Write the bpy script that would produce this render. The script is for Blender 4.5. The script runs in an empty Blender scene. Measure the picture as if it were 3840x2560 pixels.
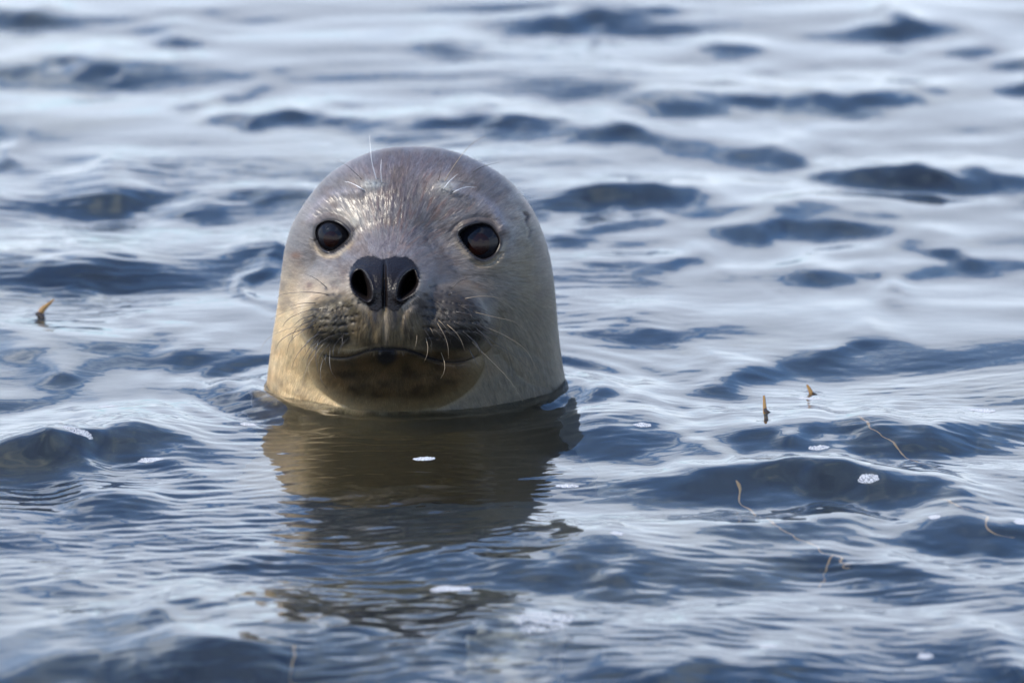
import bpy, math, random
import numpy as np
from mathutils import Vector

# ------------------------------------------------------------------ camera, sky, sun, exposure
sc = bpy.context.scene
PITCH = math.radians(12.5)
DIST = 8.0
FPX = 35189.0                      # focal length in photograph pixels (3840 wide)
S = DIST / FPX                     # metres per photograph pixel at the seal
FW = np.array([0.0, math.cos(PITCH), -math.sin(PITCH)])
UP = np.array([0.0, math.sin(PITCH), math.cos(PITCH)])
RT = np.array([1.0, 0.0, 0.0])
CAMZ = 7.905 * (math.sin(PITCH) + (1545 - 1280) / FPX * math.cos(PITCH))
CAM = np.array([0.0, -DIST * math.cos(PITCH), CAMZ])

cd = bpy.data.cameras.new("camera")
cam = bpy.data.objects.new("camera", cd)
sc.collection.objects.link(cam)
cam.location = CAM
cam.rotation_euler = (math.pi / 2 - PITCH, 0, 0)
cd.sensor_width = 36.0
cd.lens = 36.0 * FPX / 3840.0
cd.clip_start = 0.1
cd.clip_end = 5000.0
cd.dof.use_dof = True
cd.dof.focus_distance = DIST - 0.19
cd.dof.aperture_fstop = 7.5
sc.camera = cam

SUN_ELEV = math.radians(50)
SUN_AZ = math.radians(65)          # to the viewer's left of the seal-to-camera line
SUN = Vector((-math.cos(SUN_ELEV) * math.sin(SUN_AZ), -math.cos(SUN_ELEV) * math.cos(SUN_AZ), math.sin(SUN_ELEV)))
world = bpy.data.worlds.new("World")
sc.world = world
world.use_nodes = True
wt = world.node_tree
wt.nodes.clear()
wn, wl = wt.nodes, wt.links
out = wn.new("ShaderNodeOutputWorld")
bg = wn.new("ShaderNodeBackground")
bg.inputs["Strength"].default_value = 0.15
sky = wn.new("ShaderNodeTexSky")
sky.sky_type = 'NISHITA'
sky.sun_disc = False
sky.sun_elevation = SUN_ELEV
sky.sun_rotation = math.atan2(SUN.x, SUN.y)
sky.air_density = 1.0
sky.dust_density = 0.4
sky.ozone_density = 3.0
tc = wn.new("ShaderNodeTexCoord")
sep = wn.new("ShaderNodeSeparateXYZ")
wl.new(tc.outputs["Generated"], sep.inputs[0])
def wmath(op, a, b=None, clamp=False):
    n = wn.new("ShaderNodeMath"); n.operation = op; n.use_clamp = clamp
    for i, x in enumerate((a, b)):
        if x is None: continue
        if isinstance(x, (int, float)): n.inputs[i].default_value = x
        else: wl.new(x, n.inputs[i])
    return n.outputs[0]
den = wmath('ADD', wmath('MAXIMUM', sep.outputs[2], 0.0), 0.16)
comb = wn.new("ShaderNodeCombineXYZ")
wl.new(wmath('DIVIDE', sep.outputs[0], den), comb.inputs[0])
wl.new(wmath('DIVIDE', sep.outputs[1], den), comb.inputs[1])
cn = wn.new("ShaderNodeTexNoise")
cn.inputs["Scale"].default_value = 1.15
cn.inputs["Detail"].default_value = 7
cn.inputs["Roughness"].default_value = 0.56
cn.inputs["Distortion"].default_value = 0.5
wl.new(comb.outputs[0], cn.inputs["Vector"])
# clouds: broken sheet, thicker low in the sky
low = wmath('MULTIPLY', wmath('SUBTRACT', 0.52, sep.outputs[2], True), 0.62)
cr = wn.new("ShaderNodeMapRange")
cr.interpolation_type = 'SMOOTHSTEP'
cr.inputs["From Min"].default_value = 0.56
cr.inputs["From Max"].default_value = 0.70
wl.new(wmath('ADD', cn.outputs["Fac"], low), cr.inputs["Value"])
cmix = wn.new("ShaderNodeMix"); cmix.data_type = 'RGBA'
wl.new(wmath('MULTIPLY', cr.outputs[0], 0.85), cmix.inputs[0])
deep = wn.new("ShaderNodeMix"); deep.data_type = 'RGBA'; deep.blend_type = 'MULTIPLY'
deep.inputs[0].default_value = 1.0
deep.inputs[7].default_value = (0.78, 1.02, 1.26, 1)      # clean northern air: a deeper blue than the model's
wl.new(sky.outputs[0], deep.inputs[6])
wl.new(deep.outputs[2], cmix.inputs[6])
cmix.inputs[7].default_value = (7.1, 7.8, 9.1, 1)
wl.new(cmix.outputs[2], bg.inputs["Color"])
wl.new(bg.outputs[0], out.inputs["Surface"])

sd = bpy.data.lights.new("sun", 'SUN')
sun = bpy.data.objects.new("sun", sd)
sc.collection.objects.link(sun)
sd.energy = 3.6
sd.angle = math.radians(1.2)
sd.color = (1.0, 0.91, 0.76)
sun.rotation_euler = SUN.to_track_quat('Z', 'Y').to_euler()
sun.location = (-3, -3, 4)

sc.view_settings.view_transform = 'Standard'
sc.view_settings.look = 'None'
sc.view_settings.gamma = 1
sc.view_settings.use_curve_mapping = False
sc.view_settings.exposure = 0.7
sc.cycles.max_bounces = 10
sc.cycles.transmission_bounces = 6
sc.cycles.glossy_bounces = 4
sc.cycles.caustics_reflective = True
sc.cycles.caustics_refractive = True
sc.cycles.sample_clamp_indirect = 4.0
sc.cycles.use_denoising = True

# ------------------------------------------------------------------ helpers
COL = sc.collection
def P(u, v, d=0.0):
    """photo pixel + distance towards the camera (px) -> world point(s)"""
    u, v, d = np.broadcast_arrays(np.asarray(u, float), np.asarray(v, float), np.asarray(d, float))
    z = DIST - d * S
    r = FW + ((u - 1920) / FPX)[..., None] * RT + ((1280 - v) / FPX)[..., None] * UP
    return CAM + r * z[..., None]

def at_water(u, v):
    """photo pixel -> point of the still water plane"""
    r = FW + (u - 1920) / FPX * RT + (1280 - v) / FPX * UP
    t = -CAM[2] / r[2]
    return CAM + r * t

def smooth(a, b, x):
    t = np.clip((x - a) / (b - a), 0, 1)
    return t * t * (3 - 2 * t)

def tag(o, label=None, cat=None, group=None, kind=None):
    if label: o["label"] = label
    if cat: o["category"] = cat
    if group: o["group"] = group
    if kind: o["kind"] = kind
    return o

def mesh_np(name, verts, faces, mat=None, parent=None, shade=True, color=None):
    verts = np.asarray(verts, dtype=np.float32).reshape(-1, 3)
    faces = np.asarray(faces, dtype=np.int32)
    me = bpy.data.meshes.new(name)
    me.vertices.add(len(verts))
    me.vertices.foreach_set("co", verts.ravel())
    n, k = faces.shape
    me.loops.add(n * k)
    me.loops.foreach_set("vertex_index", faces.ravel())
    me.polygons.add(n)
    me.polygons.foreach_set("loop_start", np.arange(0, n * k, k, dtype=np.int32))
    me.polygons.foreach_set("use_smooth", np.full(n, shade, dtype=bool))
    me.update(calc_edges=True)
    me.validate()
    if color is not None:
        ca = me.color_attributes.new("tint", 'FLOAT_COLOR', 'POINT')
        ca.data.foreach_set("color", np.asarray(color, dtype=np.float32).ravel())
    if mat: me.materials.append(mat)
    o = bpy.data.objects.new(name, me)
    COL.objects.link(o)
    if parent: o.parent = parent
    return o

def grid_faces(nr, nc, flip=False):
    i = np.arange(nr - 1)[:, None] * nc + np.arange(nc - 1)[None, :]
    q = np.stack([i, i + 1, i + nc + 1, i + nc], -1).reshape(-1, 4)
    return q[:, ::-1] if flip else q

def new_mat(name):
    m = bpy.data.materials.new(name)
    m.use_nodes = True
    return m, m.node_tree.nodes, m.node_tree.links, m.node_tree.nodes["Principled BSDF"]

def plain(name, rgb, rough=0.5, coat=0.0, ior=1.45, spec=0.5):
    m, n, l, b = new_mat(name)
    b.inputs["Base Color"].default_value = (*rgb, 1)
    b.inputs["Roughness"].default_value = rough
    b.inputs["Coat Weight"].default_value = coat
    b.inputs["Coat Roughness"].default_value = 0.05
    b.inputs["IOR"].default_value = ior
    b.inputs["Specular IOR Level"].default_value = spec
    return m

def pchip(xs, ys):
    xs, ys = np.array(xs, float), np.array(ys, float)
    h = np.diff(xs); dl = np.diff(ys) / h
    m = np.zeros_like(xs)
    for i in range(1, len(xs) - 1):
        if dl[i-1] * dl[i] > 0:
            w1, w2 = 2*h[i] + h[i-1], h[i] + 2*h[i-1]
            m[i] = (w1 + w2) / (w1/dl[i-1] + w2/dl[i])
    m[0], m[-1] = dl[0], dl[-1]
    def f(x):
        x = np.clip(np.asarray(x, float), xs[0], xs[-1])
        k = np.clip(np.searchsorted(xs, x) - 1, 0, len(xs) - 2)
        t = (x - xs[k]) / h[k]
        return ((2*t**3-3*t**2+1)*ys[k] + (t**3-2*t**2+t)*h[k]*m[k] + (-2*t**3+3*t**2)*ys[k+1] + (t**3-t**2)*h[k]*m[k+1])
    return f

def value_noise(shape_xy, seed):
    return np.random.default_rng(seed).random(shape_xy)

def bilin(a, x, y):
    """a[y,x] sampled at float grid positions"""
    ny, nx = a.shape
    x = np.clip(x, 0, nx - 1.001); y = np.clip(y, 0, ny - 1.001)
    i, j = x.astype(int), y.astype(int)
    fx, fy = x - i, y - j
    return (a[j, i]*(1-fx)*(1-fy) + a[j, i+1]*fx*(1-fy) + a[j+1, i]*(1-fx)*fy + a[j+1, i+1]*fx*fy)

def vnoise(x, y, seed, octaves=3):
    """smooth noise in -1..1"""
    r = np.zeros(np.broadcast(x, y).shape); amp = 1.0; tot = 0
    for o in range(octaves):
        g = np.random.default_rng(seed + o * 17).random((256, 256))
        X, Y = x * 2**o % 255, y * 2**o % 255
        i, j = X.astype(int), Y.astype(int)
        fx, fy = X - i, Y - j
        fx, fy = fx*fx*(3-2*fx), fy*fy*(3-2*fy)
        r += amp * ((g[j, i]*(1-fx)*(1-fy) + g[j, (i+1) % 256]*fx*(1-fy) + g[(j+1) % 256, i]*(1-fx)*fy + g[(j+1) % 256, (i+1) % 256]*fx*fy)*2-1)
        tot += amp; amp *= 0.5
    return r / tot

# ------------------------------------------------------------------ water surface
rngw = np.random.default_rng(11)
WAVES = []
for k in range(70):
    lam = 0.07 * (0.62 / 0.07) ** rngw.random()
    ang = rngw.normal(0, 0.42) + math.pi / 2 + 0.10
    steep = 0.0064 * (lam / 0.2) ** 0.10
    WAVES.append((2*math.pi/lam, ang, steep * lam / (2*math.pi), rngw.random() * 6.283))
FINE = []
for k in range(46):
    lam = 0.011 * (0.038 / 0.011) ** rngw.random()
    ang = rngw.normal(0, 0.45) + math.pi / 2 + 0.1
    FINE.append((2*math.pi/lam, ang, 0.009 * lam / (2*math.pi), rngw.random() * 6.283))

# single wavelets: u0, u1, v (pixels of the dark front face), height mm, tilt of the crest
RIDGES = [
 (-40,200,40,8,0.0),(2000,2600,70,13,0.0),(3190,3440,85,11,0.05),(100,560,232,10,-0.02),(670,980,335,6,0),
 (2480,3500,345,13,-0.03),(930,1300,425,8,0),(1340,2110,430,12,-0.05),(2190,2420,440,6,0),(3720,3960,280,10,0),
 (60,650,685,15,0.02),(780,1220,750,11,0.04),(1890,2530,720,14,-0.03),(2990,3960,645,16,-0.05),(2540,3260,850,10,-0.04),
 (2040,2380,820,7,0.02),(-60,660,1000,16,-0.07),(2310,2620,995,7,0),(2690,3080,1022,7,-0.02),(30,350,1388,8,0),
 (480,850,1200,5,0.04),(3150,3400,1080,5,-0.03),(2540,3000,1405,9,0.03),(840,1010,1512,7,0),(2110,2460,1480,8,-0.02),
 (2040,2760,1590,10,0.04),(2760,3900,1600,16,0.02),(-60,510,1715,21,-0.03),(320,640,1655,6,0.04),(40,500,1815,9,0.0),
 (2440,3440,1775,20,-0.03),(3340,3960,1925,12,-0.03),(1930,2680,2075,12,0.0),(2700,3900,2110,10,-0.01),(820,1360,2080,6,0.0),
 (1300,2100,2035,6,0.0),(300,1140,2335,6,0.05),(150,1640,2430,19,0.03),(-60,1560,2500,9,0.02),(2170,2650,2450,9,0),
 (1630,2080,2330,8,0.03),(3560,3960,2430,8,-0.1),(2770,3270,1975,9,0),(890,1080,915,6,0),(980,1070,1015,6,0),
 (-60,120,560,7,0),(1020,2150,1815,2.5,0.02),(2600,3200,2520,7,0),(1400,1900,2540,6,0),
 (2600,2900,180,6,0),(1500,1850,140,6,0),(3500,3840,160,7,0),(560,900,90,5,0),(2750,3150,560,6,0),
 (3300,3700,940,6,0),(2300,2750,1180,5,0),(2950,3400,1290,5,0),(60,420,1290,4,0),(600,900,1330,4,0),
 (40,620,2200,5,0.0),(2250,2900,2290,5,0),(3100,3800,2330,5,0),
]
RD = []
for (u0, u1, v, hmm, tilt) in RIDGES:
    p = at_water((u0 + u1) / 2, v + 22)
    pw = at_water(u1, v + 22) - at_water(u0, v + 22)
    half = abs(pw[0]) / 2
    RD.append((p[0], p[1], half, hmm * (0.00078 if v < 1100 else 0.00092), tilt, 1.55 if v > 880 else 1.85))
HX, HY = P(1560, 1500, 0)[0], 0.0
HEADC = P(1555, 1480, 60)
SMALL = [(2700, 3300, 1700), (2150, 2500, 1420), (0, 900, 1900), (2200, 3840, 1900), (1000, 1150, 1580)]

def water_h(x, y, spacing=None):
    """height of the water over world x, y"""
    x = np.asarray(x, float); y = np.asarray(y, float)
    near = np.exp(-((x/4.0)**2 + (y/6.0)**2))
    wx = x + 0.035 * vnoise(x*5 + 60, y*3 + 60, 5, 2) * near
    wy = y + 0.075 * vnoise(x*3.2 + 90, y*3.2 + 90, 9, 2) * near
    h = np.zeros(np.broadcast(x, y).shape)
    for (k, a, amp, ph) in WAVES:
        w = amp * np.cos(k * (math.cos(a) * wx + math.sin(a) * wy) + ph)
        if spacing is not None:
            w = w * smooth(2.2, 5.0, (2*math.pi/k) / spacing)
        h += w
    h = h * (1 - 0.5*np.exp(-((x - HEADC[0])/0.24)**2) * smooth(0.02, -0.1, y))
    gust = smooth(-0.15, 0.55, vnoise(x*2.6 + 30, y*1.7 + 40, 31, 2) + 0.25*smooth(-0.2, -1.0, y))
    f = np.zeros_like(h)
    for (k, a, amp, ph) in FINE:
        w = amp * np.cos(k * (math.cos(a) * wx + math.sin(a) * wy * 1.0) + ph)
        if spacing is not None:
            w = w * smooth(2.2, 5.0, (2*math.pi/k) / spacing)
        f += w
    front = np.exp(-((x - HEADC[0])/0.2)**2) * smooth(-0.04, -0.15, y) * smooth(-1.3, -0.8, y)
    h += f * (0.03 + 0.95 * gust + 1.05 * front)
    rwx = x + (0.07 * vnoise(x*7 + 20, y*5 + 70, 77, 3)) * near
    rwy = y + (0.085 * vnoise(x*9 + 50, y*4 + 20, 78, 3) + 0.022 * vnoise(x*24 + 90, y*9 + 90, 79, 3)) * near
    amod = 1 + (0.75 - 0.35*smooth(-0.2, -0.8, y)) * vnoise(x*13 + 10, y*7 + 10, 80, 3) * near
    for (px, py, half, A, tilt, pw_) in RD:
        yy = rwy - py - tilt * 4 * (rwx - px)
        sf, sb = 0.030 + abs(A) * 0.9, 0.075
        sg = np.where(yy < 0, sf, sb)
        xx = np.abs(rwx - px) / (half * 1.25)
        h += A * amod * np.exp(-0.5 * np.abs(yy / sg) ** np.where(yy < 0, pw_, 2.0)) * np.exp(-0.5 * (xx / 0.55) ** 1.9)
        h -= A * 0.45 * np.exp(-0.5 * ((yy + 0.085) / 0.045) ** 2) * np.exp(-0.5 * (xx / 0.6) ** 1.9)
    # rings spreading from the neck
    ex = (x - HEADC[0]) / 0.135
    ey = (y - HEADC[1]) / 0.12
    r = np.sqrt(ex**2 + ey**2)
    side = 0.6 + 0.4 * np.sin(np.arctan2(ey, ex) * 2 + 1.0)
    h += 0.0011 * np.cos((r - 1) * 26) * np.exp(-np.maximum(r - 1, 0) * 2.1) * side
    h += 0.0022 * np.exp(-((r - 1.0) / 0.10) ** 2) * (0.7 + 0.3 * np.sin(ex * 4))
    h += 0.0022 * vnoise(x*42 + 40, y*16 + 40, 88, 3) * np.exp(-((r - 1.05) / 0.3) ** 2)
    h -= 0.0022 * np.exp(-((r - 1.28) / 0.14) ** 2)
    return h

def graded(lo, hi, step, far, g=1.16):
    c = list(np.arange(lo, hi + step/2, step))
    d, x = step, hi
    R = []
    while x < far:
        d *= g; x += d; R.append(x)
    d, x = step, lo
    L = []
    while x > -far:
        d *= g; x -= d; L.append(x)
    return np.array(L[::-1] + c + R)

XS = graded(-0.60, 0.60, 0.0026, 900)
YS = graded(-1.45, 2.1, 0.0026, 900)
XX, YY = np.meshgrid(XS, YS)
SPC = np.maximum(np.gradient(XS)[None, :], np.gradient(YS)[:, None])
ZZ = water_h(XX, YY, SPC)

m, n, l, b = new_mat("sea_water")
b.inputs["Base Color"].default_value = (0.80, 0.88, 0.93, 1)
b.inputs["Roughness"].default_value = 0.03
b.inputs["IOR"].default_value = 1.333
b.inputs["Transmission Weight"].default_value = 1.0
tcn = n.new("ShaderNodeTexCoord")
mp = n.new("ShaderNodeMapping"); mp.inputs["Scale"].default_value = (38, 62, 38)
l.new(tcn.outputs["Object"], mp.inputs[0])
nz = n.new("ShaderNodeTexNoise"); nz.inputs["Scale"].default_value = 1.0; nz.inputs["Detail"].default_value = 3
nz.inputs["Distortion"].default_value = 0.6
l.new(mp.outputs[0], nz.inputs["Vector"])
bp = n.new("ShaderNodeBump"); bp.inputs["Strength"].default_value = 0.22; bp.inputs["Distance"].default_value = 0.0012
l.new(nz.outputs["Fac"], bp.inputs["Height"])
l.new(bp.outputs[0], b.inputs["Normal"])
water = mesh_np("water", np.stack([XX, YY, ZZ], -1), grid_faces(len(YS), len(XS)), m)
tag(water, "rippled blue sea water reflecting a pale sky", kind="structure")

# ------------------------------------------------------------------ sea bed
XB = graded(-1.6, 1.6, 0.04, 900, 1.25); YB = graded(-2.0, 4.0, 0.04, 900, 1.25)
XG, YG = np.meshgrid(XB, YB)
nearb = np.exp(-(XG**2/16 + YG**2/36))
ZB = -0.95 + 0.13 * vnoise(XG*1.8+50, YG*1.3+50, 3, 4) * nearb + 0.02 * vnoise(XG*8+50, YG*8+50, 4, 2) * nearb
m, n, l, b = new_mat("weedy_sea_bed")
nz = n.new("ShaderNodeTexNoise"); nz.inputs["Scale"].default_value = 2.4; nz.inputs["Detail"].default_value = 6
tcn = n.new("ShaderNodeTexCoord"); l.new(tcn.outputs["Object"], nz.inputs["Vector"])
rp = n.new("ShaderNodeValToRGB")
rp.color_ramp.elements[0].position = 0.38; rp.color_ramp.elements[0].color = (0.008, 0.012, 0.018, 1)
rp.color_ramp.elements[1].position = 0.68; rp.color_ramp.elements[1].color = (0.11, 0.098, 0.06, 1)
e = rp.color_ramp.elements.new(0.55); e.color = (0.024, 0.030, 0.032, 1)
l.new(nz.outputs["Fac"], rp.inputs[0]); l.new(rp.outputs[0], b.inputs["Base Color"])
b.inputs["Roughness"].default_value = 0.8
bed = mesh_np("sea_bed", np.stack([XG, YG, ZB], -1), grid_faces(len(YB), len(XB)), m)
tag(bed, "dark weedy sea bed seen dimly through the water", kind="structure")

# ------------------------------------------------------------------ the seal: shape
Lp = [(1522,549.5),(1500,551),(1434,560),(1354,585),(1289,618),(1231,658),(1180,713),(1133,778),(1107,822),(1085,873),(1067,945),(1056,1025),(1038,1171),(1020,1280),(1004,1400),(994,1500),(985,1600),(950,1900),(880,2700)]
Rp = [(1560,549.5),(1594,551),(1667,561),(1740,582),(1812,614),(1885,658),(1936,705),(1972,749),(2001,793),(2030,858),(2052,923),(2067,989),(2078,1062),(2085,1134),(2092,1222),(2103,1316),(2114,1389),(2126,1460),(2140,1600),(2180,1900),(2260,2700)]
sq = lambda v: np.sqrt(np.maximum(np.asarray(v, float) - 549.0, 0))
fL = pchip([sq(p[1]) for p in Lp], [p[0] for p in Lp])
fR = pchip([sq(p[1]) for p in Rp], [p[0] for p in Rp])
fC = pchip([549, 620, 850, 1100, 1400, 1600, 2700], [1541, 1525, 1500, 1470, 1500, 1540, 1560])
Bp = [(549.5,5),(551,38),(560,115),(585,200),(620,265),(700,335),(800,380),(900,395),(1000,395),(1200,375),(1400,365),(1540,385),(1800,420),(2700,470)]
fB = pchip([sq(p[0]) for p in Bp], [p[1] for p in Bp])
fBb = pchip([sq(p[0]) for p in Bp], [p[1]*1.25+4 for p in Bp])

def smax(a, b, k): return 0.5 * (a + b + np.sqrt((a-b)**2 + k*k))
def G(u, v, cu, cv, su, sv, ang=0.0):
    c, s = math.cos(ang), math.sin(ang)
    du, dv = u-cu, v-cv
    a, b = (du*c + dv*s)/su, (-du*s + dv*c)/sv
    return np.exp(-0.5*(a*a + b*b))
def ell(u, v, cu, cv, ru, rv, c0, rz, out=1100):
    q = ((u-cu)/ru)**2 + ((v-cv)/rv)**2
    return np.where(q < 1, c0 + rz*np.sqrt(np.maximum(1-q, 0)), c0 - out*(np.sqrt(q)-1))
def poly_dist(u, v, pts):
    d = np.full(np.broadcast(u, v).shape, 1e9)
    for (a, b) in zip(pts[:-1], pts[1:]):
        ax, ay, bx, by = *a, *b
        L2 = (bx-ax)**2 + (by-ay)**2
        t = np.clip(((u-ax)*(bx-ax) + (v-ay)*(by-ay))/L2, 0, 1)
        d = np.minimum(d, np.hypot(u-ax-t*(bx-ax), v-ay-t*(by-ay)))
    return d
def inside(u, v, pts):
    r = np.zeros(np.broadcast(u, v).shape, bool)
    for (a, b) in zip(pts, pts[1:] + pts[:1]):
        ax, ay, bx, by = *a, *b
        if ay == by: continue
        c = ((ay > v) != (by > v)) & (u < (bx-ax)*(v-ay)/(by-ay) + ax)
        r ^= c
    return r
def sdf(u, v, pts):
    d = poly_dist(u, v, pts + pts[:1])
    return np.where(inside(u, v, pts), -d, d)
def spline_closed(pts, n=8):
    P0 = np.array(pts, float); N = len(P0); o = []
    for i in range(N):
        a, b, c, d = P0[(i-1) % N], P0[i], P0[(i+1) % N], P0[(i+2) % N]
        for t in np.arange(n)/n:
            o.append(tuple(0.5*((2*b) + (c-a)*t + (2*a-5*b+4*c-d)*t*t + (-a+3*b-3*c+d)*t**3)))
    return o
def spline_open(pts, n=8):
    P0 = [np.array(p, float) for p in pts]
    P0 = [2*P0[0]-P0[1]] + P0 + [2*P0[-1]-P0[-2]]
    o = []
    for i in range(1, len(P0)-2):
        a, b, c, d = P0[i-1:i+3]
        for t in np.arange(n)/n:
            o.append(tuple(0.5*((2*b) + (c-a)*t + (2*a-5*b+4*c-d)*t*t + (-a+3*b-3*c+d)*t**3)))
    o.append(tuple(P0[-2]))
    return o

def spline_grow(cu, cv, k, pts, n):
    return spline_closed([(cu+(a-cu)*k, cv+(b_-cv)*k) for a, b_ in pts], n)
EYE_L = spline_grow(1248, 888, 1.08, [(1187,880),(1193,852),(1215,836),(1245,831),(1275,842),(1300,862),(1311,884),(1298,905),(1275,926),(1250,942),(1222,938),(1200,916)], 4)
EYE_R = spline_grow(1796, 908, 1.10, [(1722,884),(1738,862),(1765,848),(1800,842),(1832,850),(1855,872),(1868,905),(1860,936),(1838,960),(1808,970),(1775,955),(1745,922)], 4)
NOSE = spline_closed([(1440,972),(1400,962),(1352,968),(1322,1000),(1311,1035),(1320,1088),(1350,1124),(1378,1142),(1392,1162),(1418,1166),(1446,1150),(1475,1166),(1496,1162),(1508,1142),(1536,1116),(1560,1084),(1572,1035),(1562,998),(1530,968),(1480,963)], 4)
NOS_L = spline_closed([(1350,1012),(1368,1026),(1386,1070),(1389,1105),(1380,1123),(1350,1108),(1324,1080),(1318,1050),(1330,1022)], 4)
NOS_R = spline_closed([(1550,1012),(1560,1030),(1566,1062),(1548,1092),(1518,1112),(1497,1119),(1494,1095),(1502,1058),(1522,1028)], 4)
MOUTH = spline_open([(1214,1330),(1245,1338),(1290,1340),(1335,1330),(1375,1314),(1420,1306),(1460,1305),(1510,1308),(1560,1322),(1610,1342),(1670,1356),(1725,1357),(1765,1345),(1790,1332)], 5)
LIP_W = spline_open([(1225,1275),(1270,1300),(1320,1308),(1370,1300),(1420,1296)], 4)
CHIN_EDGE = spline_open([(1150,1350),(1180,1420),(1240,1490),(1320,1535),(1450,1550)], 5)
FOLL = []
rf = random.Random(5)
for (row, (x0, y0, x1, y1, nn)) in enumerate([(1190,1165,1345,1140,9),(1180,1195,1340,1180,10),(1180,1225,1335,1208,10),(1190,1250,1325,1240,9),(1215,1275,1310,1266,7),
        (1600,1120,1790,1140,11),(1600,1155,1810,1170,12),(1590,1190,1815,1205,13),(1590,1225,1810,1238,12),(1600,1262,1790,1270,10),(1610,1075,1700,1100,5)]):
    for i in range(nn):
        t = i/(nn-1)
        FOLL.append((x0+(x1-x0)*t + rf.uniform(-6, 6), y0+(y1-y0)*t + 5*math.sin(t*3.1) + rf.uniform(-4, 4), rf.uniform(4.5, 8)))
FOLL += [(1232,1106,9),(1250,1103,8),(1272,1108,8),(1223,1083,7),(1632,1072,11),(1690,1080,8),(1680,1103,9),(1657,1113,9),(1735,1118,8),(1722,1145,9),(1600,1110,10),(1770,1160,8)]
BROWS = [(1412,686,7),(1392,690,6),(1428,680,6),(1365,712,6),(1378,692,5),(1662,680,8),(1690,704,9),(1697,720,8),(1662,712,6),(1640,684,5)]

# fur lay: noise smeared along the lie of the hair
FU0, FV0, FST = 940.0, 540.0, 2.0
nfx, nfy = 620, 560
gu, gv = np.meshgrid(FU0 + np.arange(nfx)*FST, FV0 + np.arange(nfy)*FST)
def fur_dir(u, v):
    dx, dy = u - 1455, v - 1020
    r = np.hypot(dx, dy) + 1e-3
    dx, dy = dx/r, dy/r
    w = smooth(1000, 1350, v) * smooth(150, 380, np.abs(u-1500))
    sx = np.sign(u-1500)*0.22
    dx = dx*(1-w) + sx*w; dy = dy*(1-w) + 0.95*w
    tw = 0.35*vnoise(u/130+7, v/130+3, 44, 2)
    dx, dy = dx - tw*dy, dy + tw*dx
    r = np.hypot(dx, dy) + 1e-6
    return dx/r, dy/r
def lic(seed, steps, h, blur=0):
    nz = np.random.default_rng(seed).random((nfy, nfx))
    for _ in range(blur):
        nz = (nz + np.roll(nz, 1, 0) + np.roll(nz, 1, 1) + np.roll(np.roll(nz, 1, 0), 1, 1))/4
    acc = np.zeros_like(nz)
    for sgn in (1, -1):
        x, y = np.meshgrid(np.arange(nfx, dtype=float), np.arange(nfy, dtype=float))
        for k in range(steps):
            acc += bilin(nz, x, y)
            dx, dy = fur_dir(FU0 + x*FST, FV0 + y*FST)
            x += sgn*h*dx; y += sgn*h*dy
    acc -= acc.mean(); acc /= acc.std()
    return acc
FUR1 = lic(1, 7, 1.0)
FUR2 = lic(2, 8, 1.3, 3)
FUR3 = lic(3, 9, 2.2, 12)
def fur(a, u, v): return bilin(a, (u-FU0)/FST, (v-FV0)/FST)

def base_depth(u, v, tL):
    return fB(sq(v)) * np.maximum(1 - np.abs(tL)**2.25, 0)**(1/2.1)

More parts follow.
